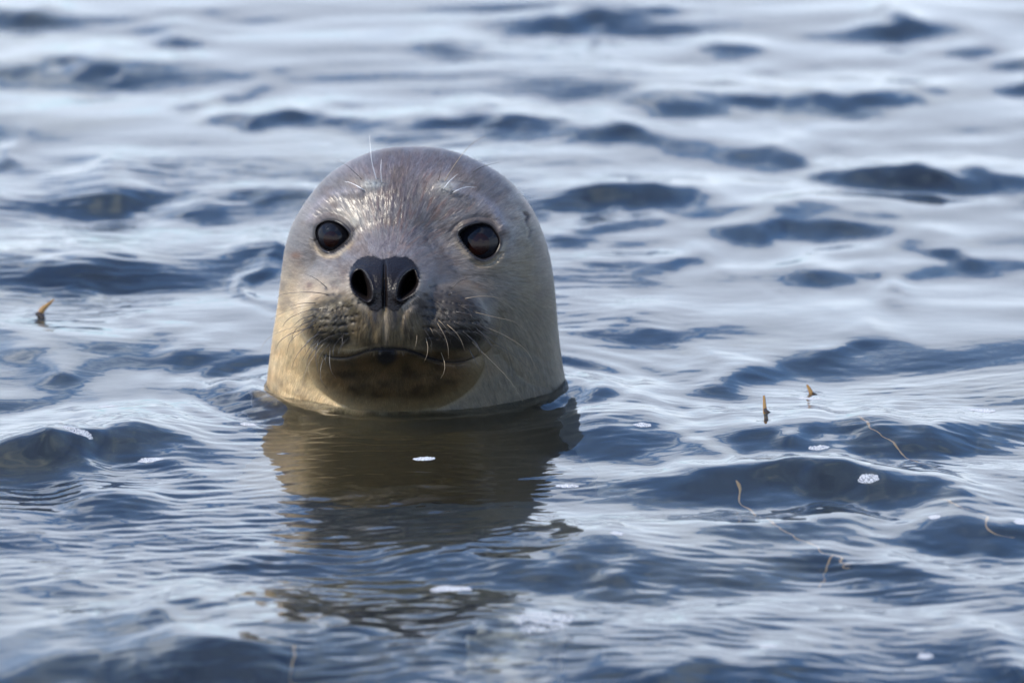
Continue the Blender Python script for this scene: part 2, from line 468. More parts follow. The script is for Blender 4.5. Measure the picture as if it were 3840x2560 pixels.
def sculpt(u, v, t):
    """front surface: pixels towards the camera; t in -1..1 across the section"""
    h = base_depth(u, v, t)
    edge = np.maximum(1 - np.abs(t)**6, 0)
    # snout bridge
    uc = pchip([780, 850, 1050, 1300, 1500], [1505, 1490, 1443, 1447, 1465])(v)
    hb = pchip([549, 640, 720, 780, 850, 900, 950, 1000, 1050, 1100, 1180, 1260, 1330, 1420, 1520], [-500, 0, 290, 372, 425, 490, 575, 655, 710, 738, 742, 715, 640, 480, 250])(v)
    wr = pchip([700, 780, 850, 950, 1050, 1150, 1300, 1450], [140, 143, 147, 163, 183, 200, 220, 235])(v)
    q = np.abs(u-uc)/wr
    m1 = hb - 75*q**2 - 38*q**3.4 - 200*np.maximum(q-1.35, 0)**2
    # whisker pads
    p1 = ell(u, v, 1262, 1200, 138, 130, 500, 215)
    p2 = ell(u, v, 1680, 1210, 165, 145, 475, 235)
    p3 = ell(u, v, 1455, 1225, 190, 125, 560, 165)
    chin = ell(u, v, 1480, 1340, 335, 215, 300, 240, 2600)
    chin = chin - 0.8*(np.sqrt(np.maximum(1290-v, 0)**2 + 900) - 30)*(v < 1290)
    h = smax(h, m1, 60)
    h = smax(h, p1, 22 + 20*smooth(1190, 1120, v)); h = smax(h, p2, 20 + 60*smooth(1210, 1110, v)); h = smax(h, p3, 36)
    h = smax(h, chin, 44)
    # nose lobes
    h += 26*G(u, v, 1385, 1010, 46, 44) + 26*G(u, v, 1505, 1010, 46, 44)
    h += 16*G(u, v, 1412, 1080, 20, 46, 0.1) + 16*G(u, v, 1472, 1080, 20, 46, -0.1)
    h += 38*G(u, v, 1318, 1100, 22, 52, -0.5) + 38*G(u, v, 1574, 1098, 22, 52, 0.5)
    h -= 20*np.exp(-((u-1442)/7.0)**2) * smooth(960, 1000, v) * (0.25+0.75*smooth(1200, 1120, v)) * smooth(1310, 1280, v)
    h -= 8*np.exp(-(poly_dist(u, v, [(1330,1130),(1372,1160),(1392,1210),(1400,1290)])/12)**2)
    h -= 8*np.exp(-(poly_dist(u, v, [(1560,1135),(1520,1160),(1498,1210),(1492,1290)])/12)**2)
    # step where the pads fold under onto the upper lip
    h -= 12*np.exp(-(poly_dist(u, v, LIP_W)/10)**2)
    # eyes: bulge, brow, corner folds
    h += 26*G(u, v, 1205, 890, 50, 80) + 46*G(u, v, 1252, 885, 85, 75) + 40*G(u, v, 1795, 905, 100, 85)
    h += 18*np.exp(-(poly_dist(u, v, spline_open([(1160,830),(1200,765),(1270,728),(1345,722)], 5))/20)**2)
    h += 18*np.exp(-(poly_dist(u, v, spline_open([(1700,715),(1780,740),(1850,790),(1885,860)], 5))/20)**2)
    h -= 9*np.exp(-(poly_dist(u, v, spline_open([(1190,818),(1230,802),(1290,815),(1325,850),(1338,880)], 5))/10)**2)
    h -= 8*np.exp(-(poly_dist(u, v, spline_open([(1690,868),(1722,838),(1780,815),(1835,822),(1868,850)], 5))/8)**2)
    h -= 14*np.exp(-(poly_dist(u, v, spline_open([(1182,905),(1195,945),(1235,965),(1280,955)], 5))/7)**2)
    h -= 12*np.exp(-(poly_dist(u, v, spline_open([(1765,978),(1800,994),(1845,985),(1872,955)], 5))/7)**2)
    h -= 22*G(u, v, 1335, 905, 50, 60, 0.6) + 30*G(u, v, 1660, 925, 55, 70, -0.5)
    h -= 6*np.exp(-(poly_dist(u, v, spline_open([(1600,900),(1640,960),(1690,1010),(1750,1050)], 5))/9)**2)
    h -= 5*np.exp(-(poly_dist(u, v, spline_open([(1300,930),(1250,990),(1200,1040)], 5))/9)**2)
    h += 22*G(u, v, 1395, 690, 38, 20) + 22*G(u, v, 1675, 700, 38, 20)
    h -= 10*G(u, v, 1530, 660, 140, 20)
    # cheeks, temples and soft folds of the throat
    h += 16*G(u, v, 1300, 650, 70, 40)*edge + 16*G(u, v, 1790, 665, 80, 45)*edge - 14*G(u, v, 1600, 870, 60, 60)
    h -= 14*G(u, v, 1150, 1010, 40, 60)*edge + 14*G(u, v, 1960, 1000, 60, 70)*edge
    h -= 7*np.exp(-(poly_dist(u, v, spline_open([(1870,1330),(1960,1420),(2090,1470)], 5))/16)**2)*edge
    h -= 6*np.exp(-(poly_dist(u, v, spline_open([(1860,1180),(1930,1290),(2060,1350)], 5))/20)**2)*edge
    h -= 7*np.exp(-(poly_dist(u, v, spline_open([(1030,1430),(1090,1480),(1180,1515)], 5))/12)**2)*edge
    h += 26*G(u, v, 1900, 1130, 90, 150)*edge + 14*G(u, v, 1130, 1080, 40, 120)*edge
    # chin fold on the neck
    h -= 4*np.exp(-(poly_dist(u, v, CHIN_EDGE)/14)**2)
    # ear opening
    h -= 16*np.exp(-(poly_dist(u, v, [(1962,800),(1974,812),(1970,828)])/6.5)**2)*1.0
    h += 9*G(u, v, 1955, 822, 14, 16)
    h -= 6*np.exp(-(poly_dist(u, v, [(1966,832),(1984,862),(1980,890)])/6)**2)
    # mouth
    dm = poly_dist(u, v, MOUTH)
    h -= 24*np.exp(-(dm/7)**2) * (0.35 + 0.65*G(u, 0*v, 1480, 0, 150, 1))
    # follicles
    for (fu_, fv_, r) in FOLL: h -= 5.0*G(u, v, fu_, fv_, r*0.8, r*0.6)
    for (fu_, fv_, r) in BROWS: h -= 4.0*G(u, v, fu_, fv_, r*0.8, r*0.7)
    # eye sockets, nostrils
    h -= 95*smooth(2, -16, sdf(u, v, EYE_L)) + 95*smooth(2, -16, sdf(u, v, EYE_R))
    for pts in (NOS_L, NOS_R):
        d = sdf(u, v, pts)
        h += 12*np.exp(-((d-9)/8)**2)
        h -= 230*smooth(2, -26, d)
    # fur and soft folds
    fz = smooth(0, 30, sdf(u, v, NOSE)) * edge
    ck = 1-0.7*smooth(1.15, 0.9, np.hypot((u-1490)/350, (v-1400)/170))
    h += ck*(0.45*fur(FUR1, u, v) + 0.3*fur(FUR2, u, v) + 0.3*fur(FUR3, u, v)) * fz * smooth(1660, 1560, v)
    pebble = vnoise(u/5, v/5, 71, 2)
    h += 1.3*pebble*smooth(4, -8, sdf(u, v, NOSE))
    h += 3*vnoise(u/60, v/60, 61, 3)*edge
    return h

L3 = lambda *c: np.array([((x/255+0.055)/1.055)**2.4 if x > 10 else x/255/12.92 for x in c])
def paint(u, v, t):
    """fur colour (linear), with some light and shade painted in"""
    sh = np.broadcast(u, v).shape
    c = np.zeros(sh + (3,))
    grey = np.array([0.132, 0.121, 0.117]); cream = np.array([0.50, 0.37, 0.20]); shaded_cream = np.array([0.128, 0.103, 0.060])
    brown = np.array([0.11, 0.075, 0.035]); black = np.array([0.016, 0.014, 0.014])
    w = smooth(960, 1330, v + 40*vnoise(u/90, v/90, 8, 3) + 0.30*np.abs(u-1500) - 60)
    body = cream*smooth(1700, 1250, u)[..., None] + shaded_cream*(1-smooth(1700, 1250, u))[..., None]  # cream coat, its right side darkened in the colour to stand for shade
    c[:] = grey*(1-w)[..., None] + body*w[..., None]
    def mixc(col, a):
        nonlocal c
        a = np.clip(a, 0, 1)[..., None]
        c = c*(1-a) + np.asarray(col)*a
    # pale patches, and a painted highlight by the left eye
    mixc((0.27, 0.235, 0.195), 0.55*G(u, v, 1400, 705, 45, 32) + 0.5*G(u, v, 1655, 705, 60, 35))
    mixc((0.50, 0.46, 0.38), 0.75*G(u, v, 1325, 825, 38, 34) + 0.35*G(u, v, 1935, 850, 35, 110))  # first term: wet highlight above the left eye put into the colour
    mixc((0.26, 0.25, 0.28), 0.45*np.exp(-(poly_dist(u, v, spline_open([(1160,830),(1200,765),(1270,728),(1345,722)], 5))/16)**2))
    mixc((0.27, 0.265, 0.30), 0.55*np.exp(-(poly_dist(u, v, spline_open([(1700,715),(1780,740),(1850,790),(1885,860)], 5))/18)**2))
    mixc((0.10, 0.092, 0.108), 0.6*G(u, v, 1560, 600, 170, 26))
    mixc((0.20, 0.19, 0.235), 0.5*G(u, v, 1520, 640, 160, 18))
    mixc((0.21, 0.19, 0.205), 0.35*G(u, v, 1450, 930, 110, 45))
    # streaked dark and reddish flecks on the forehead
    f2, f3, f1 = fur(FUR2, u, v), fur(FUR3, u, v), fur(FUR1, u, v)
    fk = G(u, v, 1500, 770, 110, 130)
    mixc((0.065, 0.05, 0.058), 0.95*fk*smooth(-0.2, 1.3, f3 + 0.5*f2))
    mixc((0.14, 0.085, 0.07), 0.75*G(u, v, 1560, 780, 160, 130)*smooth(0.2, 1.8, -f3 + 0.5*f2))
    mixc((0.085, 0.07, 0.08), 0.5*G(u, v, 1500, 690, 60, 70))
    mixc((0.14, 0.115, 0.105), 0.5*G(u, v, 1760, 650, 200, 90)*smooth(0, 1.5, f3))
    # blotches, with painted shade on the right neck
    bl = vnoise(u/38+3, v/38+9, 91, 3)
    mixc((0.105, 0.08, 0.065), 0.55*smooth(0.1, 0.55, bl)*smooth(1400, 1050, v))
    mixc((0.16, 0.12, 0.07), 0.45*smooth(0.15, 0.6, vnoise(u/26+9, v/55+4, 93, 3))*smooth(1050, 1300, v))
    mixc((0.07, 0.055, 0.05), 0.5*smooth(0.5, 0.75, vnoise(u/11+9, v/11+4, 94, 2))*smooth(1150, 900, v))
    mixc((0.14, 0.065, 0.035), 0.8*G(u, v, 1112, 958, 14, 10) + 0.5*G(u, v, 1130, 1020, 16, 50, -0.3)*smooth(-0.4, 0.8, bl) + 0.45*G(u, v, 1160, 1075, 12, 16))
    mixc((0.19, 0.15, 0.075), 0.5*G(u, v, 1975, 960, 30, 150) + 0.45*G(u, v, 1880, 1000, 60, 30))
    mixc((0.115, 0.10, 0.07), 0.5*G(u, v, 1960, 1220, 90, 150))  # broad shade of the right cheek and neck, painted into the fur
    mixc((0.25, 0.16, 0.12), 0.7*G(u, v, 1985, 780, 12, 40, -0.4))
    # eye surrounds
    for e, s0 in ((EYE_L, 1), (EYE_R, 1)):
        d = sdf(u, v, e)
        mixc((0.34, 0.27, 0.17), 0.5*np.exp(-((d-16)/9)**2)*smooth(880, 930, v))
        mixc(black, smooth(18, 5, d + 6*smooth(880, 960, v)))
    mixc((0.06, 0.05, 0.05), 0.9*np.exp(-(poly_dist(u, v, [(1655,858),(1700,872),(1722,890)])/9)**2))
    mixc((0.08, 0.065, 0.06), 0.8*np.exp(-(poly_dist(u, v, [(1308,872),(1330,862),(1345,850)])/8)**2))
    mixc((0.10, 0.08, 0.07), 0.7*np.exp(-(poly_dist(u, v, spline_open([(1700,862),(1730,835),(1785,815),(1835,822),(1868,850),(1880,890)], 5))/11)**2))
    mixc((0.10, 0.08, 0.07), 0.55*np.exp(-(poly_dist(u, v, spline_open([(1190,830),(1230,805),(1285,820),(1318,850)], 5))/8)**2))
    # muzzle
    pads = smooth(1.15, 0.75, np.hypot((u-1255)/120, (v-1205)/100))
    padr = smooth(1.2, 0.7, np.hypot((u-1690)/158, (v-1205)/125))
    mixc((0.075, 0.060, 0.035), 0.93*pads)
    mixc((0.03, 0.025, 0.018), 0.9*pads*smooth(-0.6, 1.4, f2*0.4+vnoise(u/16, v/12, 15, 2)*1.2 + 0.3 + 1.1*smooth(1230, 1290, v)))
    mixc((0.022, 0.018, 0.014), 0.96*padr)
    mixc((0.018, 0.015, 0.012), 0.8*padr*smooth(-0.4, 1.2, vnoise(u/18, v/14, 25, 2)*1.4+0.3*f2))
    mid = smooth(1.15, 0.7, np.hypot((u-1450)/150, (v-1235)/100))
    mixc((0.115, 0.083, 0.042), 0.9*mid)
    mixc((0.025, 0.018, 0.011), 0.8*mid*smooth(0.0, 1.6, np.abs(vnoise(u/11, v/60, 35, 2))*2.4+0.3*f1))
    mixc((0.26, 0.205, 0.14), 0.6*np.exp(-((u-1447)/8)**2)*smooth(1120, 1200, v)*smooth(1310, 1250, v))
    mixc((0.32, 0.27, 0.21), 0.75*np.exp(-(poly_dist(u, v, spline_open([(1306,1040),(1310,1085),(1340,1125),(1378,1150)], 4))/9)**2))
    mixc((0.28, 0.24, 0.19), 0.75*np.exp(-(poly_dist(u, v, spline_open([(1578,1035),(1572,1085),(1545,1122),(1512,1150)], 4))/9)**2))
    mixc(black, 0.95*np.exp(-((u-1410+0.1*(v-1150))/(15-0.05*(v-1150)))**2)*smooth(1120, 1150, v)*smooth(1270, 1180, v) + 0.95*np.exp(-((u-1483+0.06*(v-1150))/(15-0.05*(v-1150)))**2)*smooth(1120, 1150, v)*smooth(1260, 1180, v))
    mixc((0.06, 0.053, 0.05), 0.7*G(u, v, 1610, 1115, 55, 45))
    mixc((0.20, 0.165, 0.11), 0.7*np.exp(-(poly_dist(u, v, spline_open([(1215,1290),(1270,1318),(1340,1318),(1420,1296),(1600,1322),(1700,1335),(1780,1310)], 4))/10)**2))
    # chin
    mixc((0.15, 0.105, 0.048), 0.8*smooth(1.08, 0.85, np.hypot((u-1490)/350, (v-1345)/205))*smooth(1300, 1340, v))
    ch = smooth(1.1, 0.72, np.hypot((u-1480)/300, (v-1390)/118)) * smooth(1300, 1325, v)
    mixc((0.065, 0.04, 0.016), 0.95*ch)
    mixc((0.022, 0.014, 0.007), 0.75*ch*smooth(-0.1, 0.8, vnoise(u/40, v/26, 45, 3)+0.2))
    mixc((0.12, 0.07, 0.032), 0.4*ch*smooth(0.15, 0.7, -vnoise(u/40, v/26, 45, 3)))
    mixc(black, smooth(1.2, 0.7, np.hypot((u-1450)/40, (v-1332)/34)))
    dm = poly_dist(u, v, MOUTH)
    mixc(black, smooth(11, 3, dm + 4*(1-G(u, 0*v, 1480, 0, 130, 1))))
    # nose
    dn = sdf(u, v, NOSE) + 5*fur(FUR2, u, v)*0.5
    mixc(black, smooth(10, -4, dn))
    # follicle dots
    for (a, b_, r) in FOLL: mixc(black, 0.85*G(u, v, a, b_, r*0.75, r*0.6))
    mixc((0.26, 0.29, 0.29), 0.6*G(u, v, 1400, 692, 28, 12) + 0.5*G(u, v, 1672, 700, 30, 16))
    for (a, b_, r) in BROWS: mixc((0.05, 0.055, 0.06), 0.85*G(u, v, a, b_, r*0.7, r*0.6))
    mixc((0.07, 0.045, 0.04), 0.9*np.exp(-(poly_dist(u, v, [(1962,800),(1974,812),(1970,828)])/5)**2))
    mixc((0.12, 0.09, 0.07), 0.6*np.exp(-(poly_dist(u, v, [(1966,832),(1984,862),(1980,890)])/5)**2))
    mixc((0.055, 0.043, 0.022), 0.95*smooth(1538, 1590, v + 25*vnoise(u/40, v/40, 140, 2)))  # below the waterline: fur darkened to stand for light lost in water
    # streaky variation everywhere
    k = 1 + (0.08*f1 + 0.045*f2 + 0.03*f3)*smooth(1660, 1560, v)*(1-0.6*smooth(1.15, 0.9, np.hypot((u-1490)/350, (v-1380)/170)))
    hue = vnoise(u/30, v/30, 101, 2)
    c = c * np.clip(k, 0.55, 1.5)[..., None]
    c[..., 0] *= 1+0.06*hue; c[..., 2] *= 1-0.06*hue
    return np.clip(c, 0.004, 0.8)

# rows and columns
s_top = np.linspace(math.sqrt(0.6), math.sqrt(60), 42)
rows = np.concatenate([549 + s_top**2, np.arange(612, 1575, 2.9), np.linspace(1580, 2700, 60)])
NF, NBK = 540, 60
phf = np.linspace(-math.pi/2, math.pi/2, NF)
phb = np.linspace(math.pi/2, 3*math.pi/2, NBK + 2)[1:-1]
V = np.repeat(rows[:, None], NF, 1)
ULs, URs, UCs = fL(sq(rows)), fR(sq(rows)), fC(rows)
tf = np.sin(phf)[None, :]
U = np.where(tf < 0, UCs[:, None] + tf*(UCs-ULs)[:, None], UCs[:, None] + tf*(URs-UCs)[:, None])
T = np.repeat(tf, len(rows), 0)
D = sculpt(U, V, T)
D = np.where(np.abs(T) > 0.99999, 0, D)
ctop = smooth(549.5, 575, V)
D = D*ctop + base_depth(U, V, T)*(1-ctop)
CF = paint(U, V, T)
tb = np.sin(phb)[None, :]
mid_ = (ULs+URs)/2; hw = (URs-ULs)/2
Ub = np.where(tb < 0, UCs[:, None] + tb*(UCs-ULs)[:, None], UCs[:, None] + tb*(URs-UCs)[:, None])
Vb = np.repeat(rows[:, None], NBK, 1)
Db = -fBb(sq(Vb)) * np.maximum(np.abs(np.cos(phb))[None, :], 0)**0.95
Cb = np.zeros(Ub.shape + (3,)); Cb[:] = (0.27, 0.25, 0.25)
AU, AV, AD = np.hstack([U, Ub]), np.hstack([V, Vb]), np.hstack([D, Db])
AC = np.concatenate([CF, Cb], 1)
NC = NF + NBK
verts = P(AU, AV, AD).reshape(-1, 3)
i = np.arange(len(rows)-1)[:, None]*NC + np.arange(NC)[None, :]
j = np.arange(len(rows)-1)[:, None]*NC + (np.arange(NC)+1)[None, :] % NC
quads = np.stack([i, i+NC, j+NC, j], -1).reshape(-1, 4)
# close the crown and the underwater end with quads degenerate-free fans (as thin strips)
def cap(row, flip):
    base = row*NC; h = []
    for k in range(NC//2 - 1):
        a, b_, c_, d_ = base+k, base+k+1, base+NC-2-k, base+NC-1-k
        h.append((a, b_, c_, d_) if flip else (d_, c_, b_, a))
    return h
quads = np.vstack([quads, cap(0, True), cap(len(rows)-1, False)])
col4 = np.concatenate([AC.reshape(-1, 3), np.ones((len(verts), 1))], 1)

m, n, l, b = new_mat("wet_seal_fur")
at = n.new("ShaderNodeAttribute"); at.attribute_name = "tint"
l.new(at.outputs["Color"], b.inputs["Base Color"])
b.inputs["Roughness"].default_value = 0.5
b.inputs["Specular IOR Level"].default_value = 0.22
b.inputs["Sheen Weight"].default_value = 0.03
b.inputs["Sheen Roughness"].default_value = 0.35
b.inputs["Coat Weight"].default_value = 0.05
b.inputs["Coat Roughness"].default_value = 0.25
tcn = n.new("ShaderNodeTexCoord")
nz = n.new("ShaderNodeTexNoise"); nz.inputs["Scale"].default_value = 620; nz.inputs["Detail"].default_value = 2
l.new(tcn.outputs["Object"], nz.inputs["Vector"])
bp = n.new("ShaderNodeBump"); bp.inputs["Strength"].default_value = 0.35; bp.inputs["Distance"].default_value = 0.0006
l.new(nz.outputs["Fac"], bp.inputs["Height"]); l.new(bp.outputs[0], b.inputs["Normal"])
FUR = m

seal = bpy.data.objects.new("seal", None)
seal.empty_display_size = 0.1
COL.objects.link(seal)
tag(seal, "grey seal with cream throat and black nose raising its head from the water", "seal")
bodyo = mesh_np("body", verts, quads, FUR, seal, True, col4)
bodyo["label"] = "wet grey and cream furred head and neck"

# surface lookup
def surf(u, v):
    L_, R_, C_ = float(fL(sq(v))), float(fR(sq(v))), float(fC(v))
    t = (u-C_)/(C_-L_) if u < C_ else (u-C_)/(R_-C_)
    t = max(-1, min(1, t))
    return float(sculpt(np.array([[float(u)]]), np.array([[float(v)]]), np.array([[t]]))[0, 0])

# nose leather: a skin lying just proud of the body
NOSEM, n, l, b = new_mat("wet_nose_leather")
b.inputs["Base Color"].default_value = (0.009, 0.007, 0.007, 1)
b.inputs["Roughness"].default_value = 0.36
b.inputs["Specular IOR Level"].default_value = 0.2
b.inputs["Coat Weight"].default_value = 0.04
b.inputs["Coat Roughness"].default_value = 0.2
tcn = n.new("ShaderNodeTexCoord")
nz = n.new("ShaderNodeTexVoronoi"); nz.inputs["Scale"].default_value = 700
l.new(tcn.outputs["Object"], nz.inputs["Vector"])
bp = n.new("ShaderNodeBump"); bp.inputs["Strength"].default_value = 0.5; bp.inputs["Distance"].default_value = 0.0005
l.new(nz.outputs["Distance"], bp.inputs["Height"]); l.new(bp.outputs[0], b.inputs["Normal"])
NOSTM = plain("nostril_skin", (0.006, 0.004, 0.004), 0.6, 0, 1.4, 0.2)
nu = np.arange(1290, 1596, 2.0); nv = np.arange(950, 1195, 2.0)
NU, NV = np.meshgrid(nu, nv)
LL, RR, CC = fL(sq(NV)), fR(sq(NV)), fC(NV)
NT = np.where(NU < CC, (NU-CC)/(CC-LL), (NU-CC)/(RR-CC))
dn = sdf(NU, NV, NOSE) + 5*vnoise(NU/7, NV/7, 201, 2)
ND = sculpt(NU, NV, NT) + np.where(dn < 8, 3.0*smooth(6, -8, dn) - 1.2, -6)
nverts = P(NU, NV, ND).reshape(-1, 3)
nq = grid_faces(len(nv), len(nu), True)
fd = dn.reshape(-1)[nq].mean(1)
fnl = sdf(NU, NV, NOS_L).reshape(-1)[nq].mean(1)
fnr = sdf(NU, NV, NOS_R).reshape(-1)[nq].mean(1)
def sub(name, mask, mat, parent):
    q = nq[mask]
    ids, inv = np.unique(q, return_inverse=True)
    return mesh_np(name, nverts[ids], inv.reshape(-1, 4), mat, parent)
nose = sub("nose", (fd < 7) & (fnl > -3) & (fnr > -3), NOSEM, seal)
nose["label"] = "black wet nose leather"
sub("nostril", (fnl <= -3), NOSTM, nose)
sub("nostril", (fnr <= -3), NOSTM, nose)

# eyes
def sphere(name, c, r, fwd, mat, parent, ns=64, nr=40, cap=None):
    """uv sphere with its pole along fwd; cap limits the polar angle"""
    fwd = np.array(fwd, float); fwd /= np.linalg.norm(fwd)
    a = np.cross([0, 0, 1], fwd); a /= np.linalg.norm(a); bb = np.cross(fwd, a)
    th = np.linspace(0.002, cap if cap else math.pi - 0.002, nr)
    ph = np.linspace(0, 2*math.pi, ns, endpoint=False)
    TH, PH = np.meshgrid(th, ph, indexing='ij')
    vv = (np.array(c) + r*(np.cos(TH)[..., None]*fwd + (np.sin(TH)*np.cos(PH))[..., None]*a + (np.sin(TH)*np.sin(PH))[..., None]*bb)).reshape(-1, 3)
    i = np.arange(nr-1)[:, None]*ns + np.arange(ns)[None, :]
    j = np.arange(nr-1)[:, None]*ns + (np.arange(ns)+1)[None, :] % ns
    q = np.stack([i, i+ns, j+ns, j], -1).reshape(-1, 4)
    return mesh_np(name, vv, q, mat, parent)
EYEM = plain("eye_iris_dark", (0.006, 0.006, 0.008), 0.25, 0.42, 1.38, 0.0)
EYEM.node_tree.nodes["Principled BSDF"].inputs["Coat Roughness"].default_value = 0.015
PUPM = plain("eye_pupil_red_brown", (0.009, 0.003, 0.002), 0.25, 0.42, 1.38, 0.0)
PUPM.node_tree.nodes["Principled BSDF"].inputs["Coat Roughness"].default_value = 0.015
LIDM = plain("eyelid_skin", (0.012, 0.009, 0.009), 0.35, 0.2)
def tube(name, pts, radii, mat, parent, ns=6, closed=False):
    pts = np.array(pts, float); N = len(pts)
    tg = np.gradient(pts, axis=0)
    if closed: tg = np.roll(pts, -1, 0) - np.roll(pts, 1, 0)
    tg /= np.linalg.norm(tg, axis=1)[:, None] + 1e-12
    ref = -FW
    a = np.cross(tg, ref); a /= np.linalg.norm(a, axis=1)[:, None] + 1e-9
    bb = np.cross(tg, a)
    ph = np.arange(ns)/ns*2*math.pi
    vv = pts[:, None, :] + np.array(radii)[:, None, None]*(np.cos(ph)[None, :, None]*a[:, None, :] + np.sin(ph)[None, :, None]*bb[:, None, :])
    rn = N if closed else N-1
    i = np.arange(rn)[:, None]*ns + np.arange(ns)[None, :]
    i2 = ((np.arange(rn)+1) % N)[:, None]*ns + np.arange(ns)[None, :]
    j = np.arange(rn)[:, None]*ns + (np.arange(ns)+1)[None, :] % ns
    j2 = ((np.arange(rn)+1) % N)[:, None]*ns + (np.arange(ns)+1)[None, :] % ns
    return mesh_np(name, vv.reshape(-1, 3), np.stack([i, j, j2, i2], -1).reshape(-1, 4), mat, parent)
for (pts, cu, cv, R, fwd, pu, pv) in ((EYE_L, 1256, 888, 72, (-0.25, -1, 0.05), 1240, 898), (EYE_R, 1796, 908, 106, (0.22, -1, 0.05), 1795, 915)):
    ring = np.array(pts)
    rd = np.array([surf(p[0] + (p[0]-cu)*0.10, p[1] + (p[1]-cv)*0.10) for p in pts])
    dmean = rd.mean()
    top = dmean - 2
    c = P(cu, cv, top - R)
    f = P(pu, pv, top) - c
    eye = sphere("eye", c, R*S, f, EYEM, seal)
    sphere("pupil", c, (R+0.8)*S, f, PUPM, eye, 48, 12, 0.42 if R < 80 else 0.40)
    k = np.concatenate([[rd[-1]], rd, [rd[0]]]); rs = (k[:-2]+k[1:-1]+k[2:])/3
    rs = np.minimum(rs, dmean + 22)
    lid = tube("eyelid", P(ring[:, 0] + (ring[:, 0]-cu)*0.02, ring[:, 1] + (ring[:, 1]-cv)*0.02, rs - 3),
               np.full(len(ring), 5.5*S), LIDM, eye, 8, True)

# whiskers
WD = plain("whisker_dark", (0.035, 0.028, 0.022), 0.3, 0.5)
WL = plain("whisker_pale", (0.27, 0.21, 0.14), 0.35, 0.3)
WW = plain("whisker_white", (0.80, 0.80, 0.80), 0.25, 0.6)
c1 = lambda x, y: (940 + x*0.727, 480 + y*0.727)
c5 = lambda x, y: (1180 + x*0.306, 500 + y*0.306)
WH = [
 ('d',[(395,825),(340,780),(275,748)],8),('d',[(405,860),(330,848),(240,848),(160,858),(135,880)],60),
 ('l',[(350,903),(240,925),(160,955),(118,975),(104,992)],70),('d',[(340,902),(260,905),(200,920)],50),
 ('d',[(370,932),(300,940),(220,970),(180,1000),(165,1025)],60),('d',[(320,990),(262,1015),(225,1050),(212,1092)],50),
 ('d',[(340,1000),(270,1045),(205,1100),(185,1172)],60),('l',[(300,1010),(180,1040),(90,1085),(43,1155)],90),
 ('d',[(345,1060),(300,1100),(240,1170),(205,1250)],50),('d',[(320,1025),(220,1055),(155,1095),(130,1138)],70),
 ('d',[(372,1090),(320,1150),(290,1210),(300,1278)],40),('d',[(352,1090),(338,1150),(338,1210),(352,1262)],30),
 ('l',[(385,1100),(310,1200),(275,1280),(263,1350)],40),('d',[(382,1170),(362,1240),(365,1300),(400,1350)],60),
 ('d',[(412,1120),(408,1200),(415,1250),(440,1290)],60),('d',[(435,1105),(425,1150),(430,1185)],50),
 ('d',[(480,1060),(472,1100),(476,1135)],40),('d',[(362,1055),(300,1095),(280,1135),(288,1165)],40),
 ('d',[(330,965),(262,985),(215,1025)],50),('d',[(400,1140),(385,1190),(395,1225)],50),
 ('d',[(345,1080),(300,1140),(265,1200)],50),('d',[(366,1075),(318,1130),(300,1180)],50),
 ('d',[(1030,828),(1080,790),(1120,775),(1160,768)],20),('d',[(1018,860),(1060,846),(1110,840),(1155,843)],40),
 ('l',[(1100,880),(1180,868),(1260,872),(1330,900)],60),('d',[(1080,915),(1150,918),(1215,945),(1265,985)],60),
 ('l',[(1150,948),(1260,975),(1360,1000),(1428,1052)],60),('d',[(1050,945),(1160,968),(1250,1020),(1300,1085)],60),
 ('d',[(1160,1005),(1220,1040),(1262,1068),(1300,1082)],50),('l',[(1200,1020),(1320,1075),(1420,1145),(1478,1250)],60),
 ('d',[(1160,1030),(1210,1075),(1240,1120),(1252,1172)],50),('d',[(1180,1045),(1260,1105),(1350,1165),(1440,1245)],50),
 ('l',[(1140,1100),(1220,1180),(1310,1270),(1360,1335),(1405,1410)],60),('d',[(1150,1085),(1175,1130),(1185,1180)],40),
 ('l',[(960,1000),(1000,1070),(1018,1130),(1020,1190)],50),('l',[(982,1155),(1000,1210),(998,1255),(980,1292)],60),
 ('l',[(858,1065),(855,1100),(845,1140)],30),('l',[(903,1078),(914,1130),(908,1175),(893,1208)],40),
 ('l',[(968,990),(990,1010),(1008,1032)],20),('l',[(925,1030),(935,1045),(943,1066)],20),
 ('l',[(1010,1010),(1060,1055),(1090,1105),(1105,1150)],50),('d',[(1110,1060),(1160,1110),(1200,1175),(1230,1300)],50),
 ('d',[(1120,1130),(1160,1200),(1180,1240)],40),('d',[(1190,1075),(1240,1115),(1290,1140),(1335,1165)],50),
]
WB = [
 ('w',[(612,700),(520,645),(430,603),(368,594)],30),('w',[(822,612),(812,500),(812,400),(818,318)],50),
 ('w',[(757,562),(705,370),(685,200),(670,20)],60),('d',[(578,562),(500,490),(400,400),(235,310)],50),
 ('l',[(1590,592),(1700,410),(1830,230),(1950,110),(2100,30)],60),('w',[(1573,690),(1640,600),(1750,500)],40),
 ('w',[(1690,732),(1760,690),(1860,660),(1985,662)],30),('d',[(1515,582),(1540,480),(1562,390)],40),
 ('d',[(1935,480),(2060,410),(2280,352)],6),
]
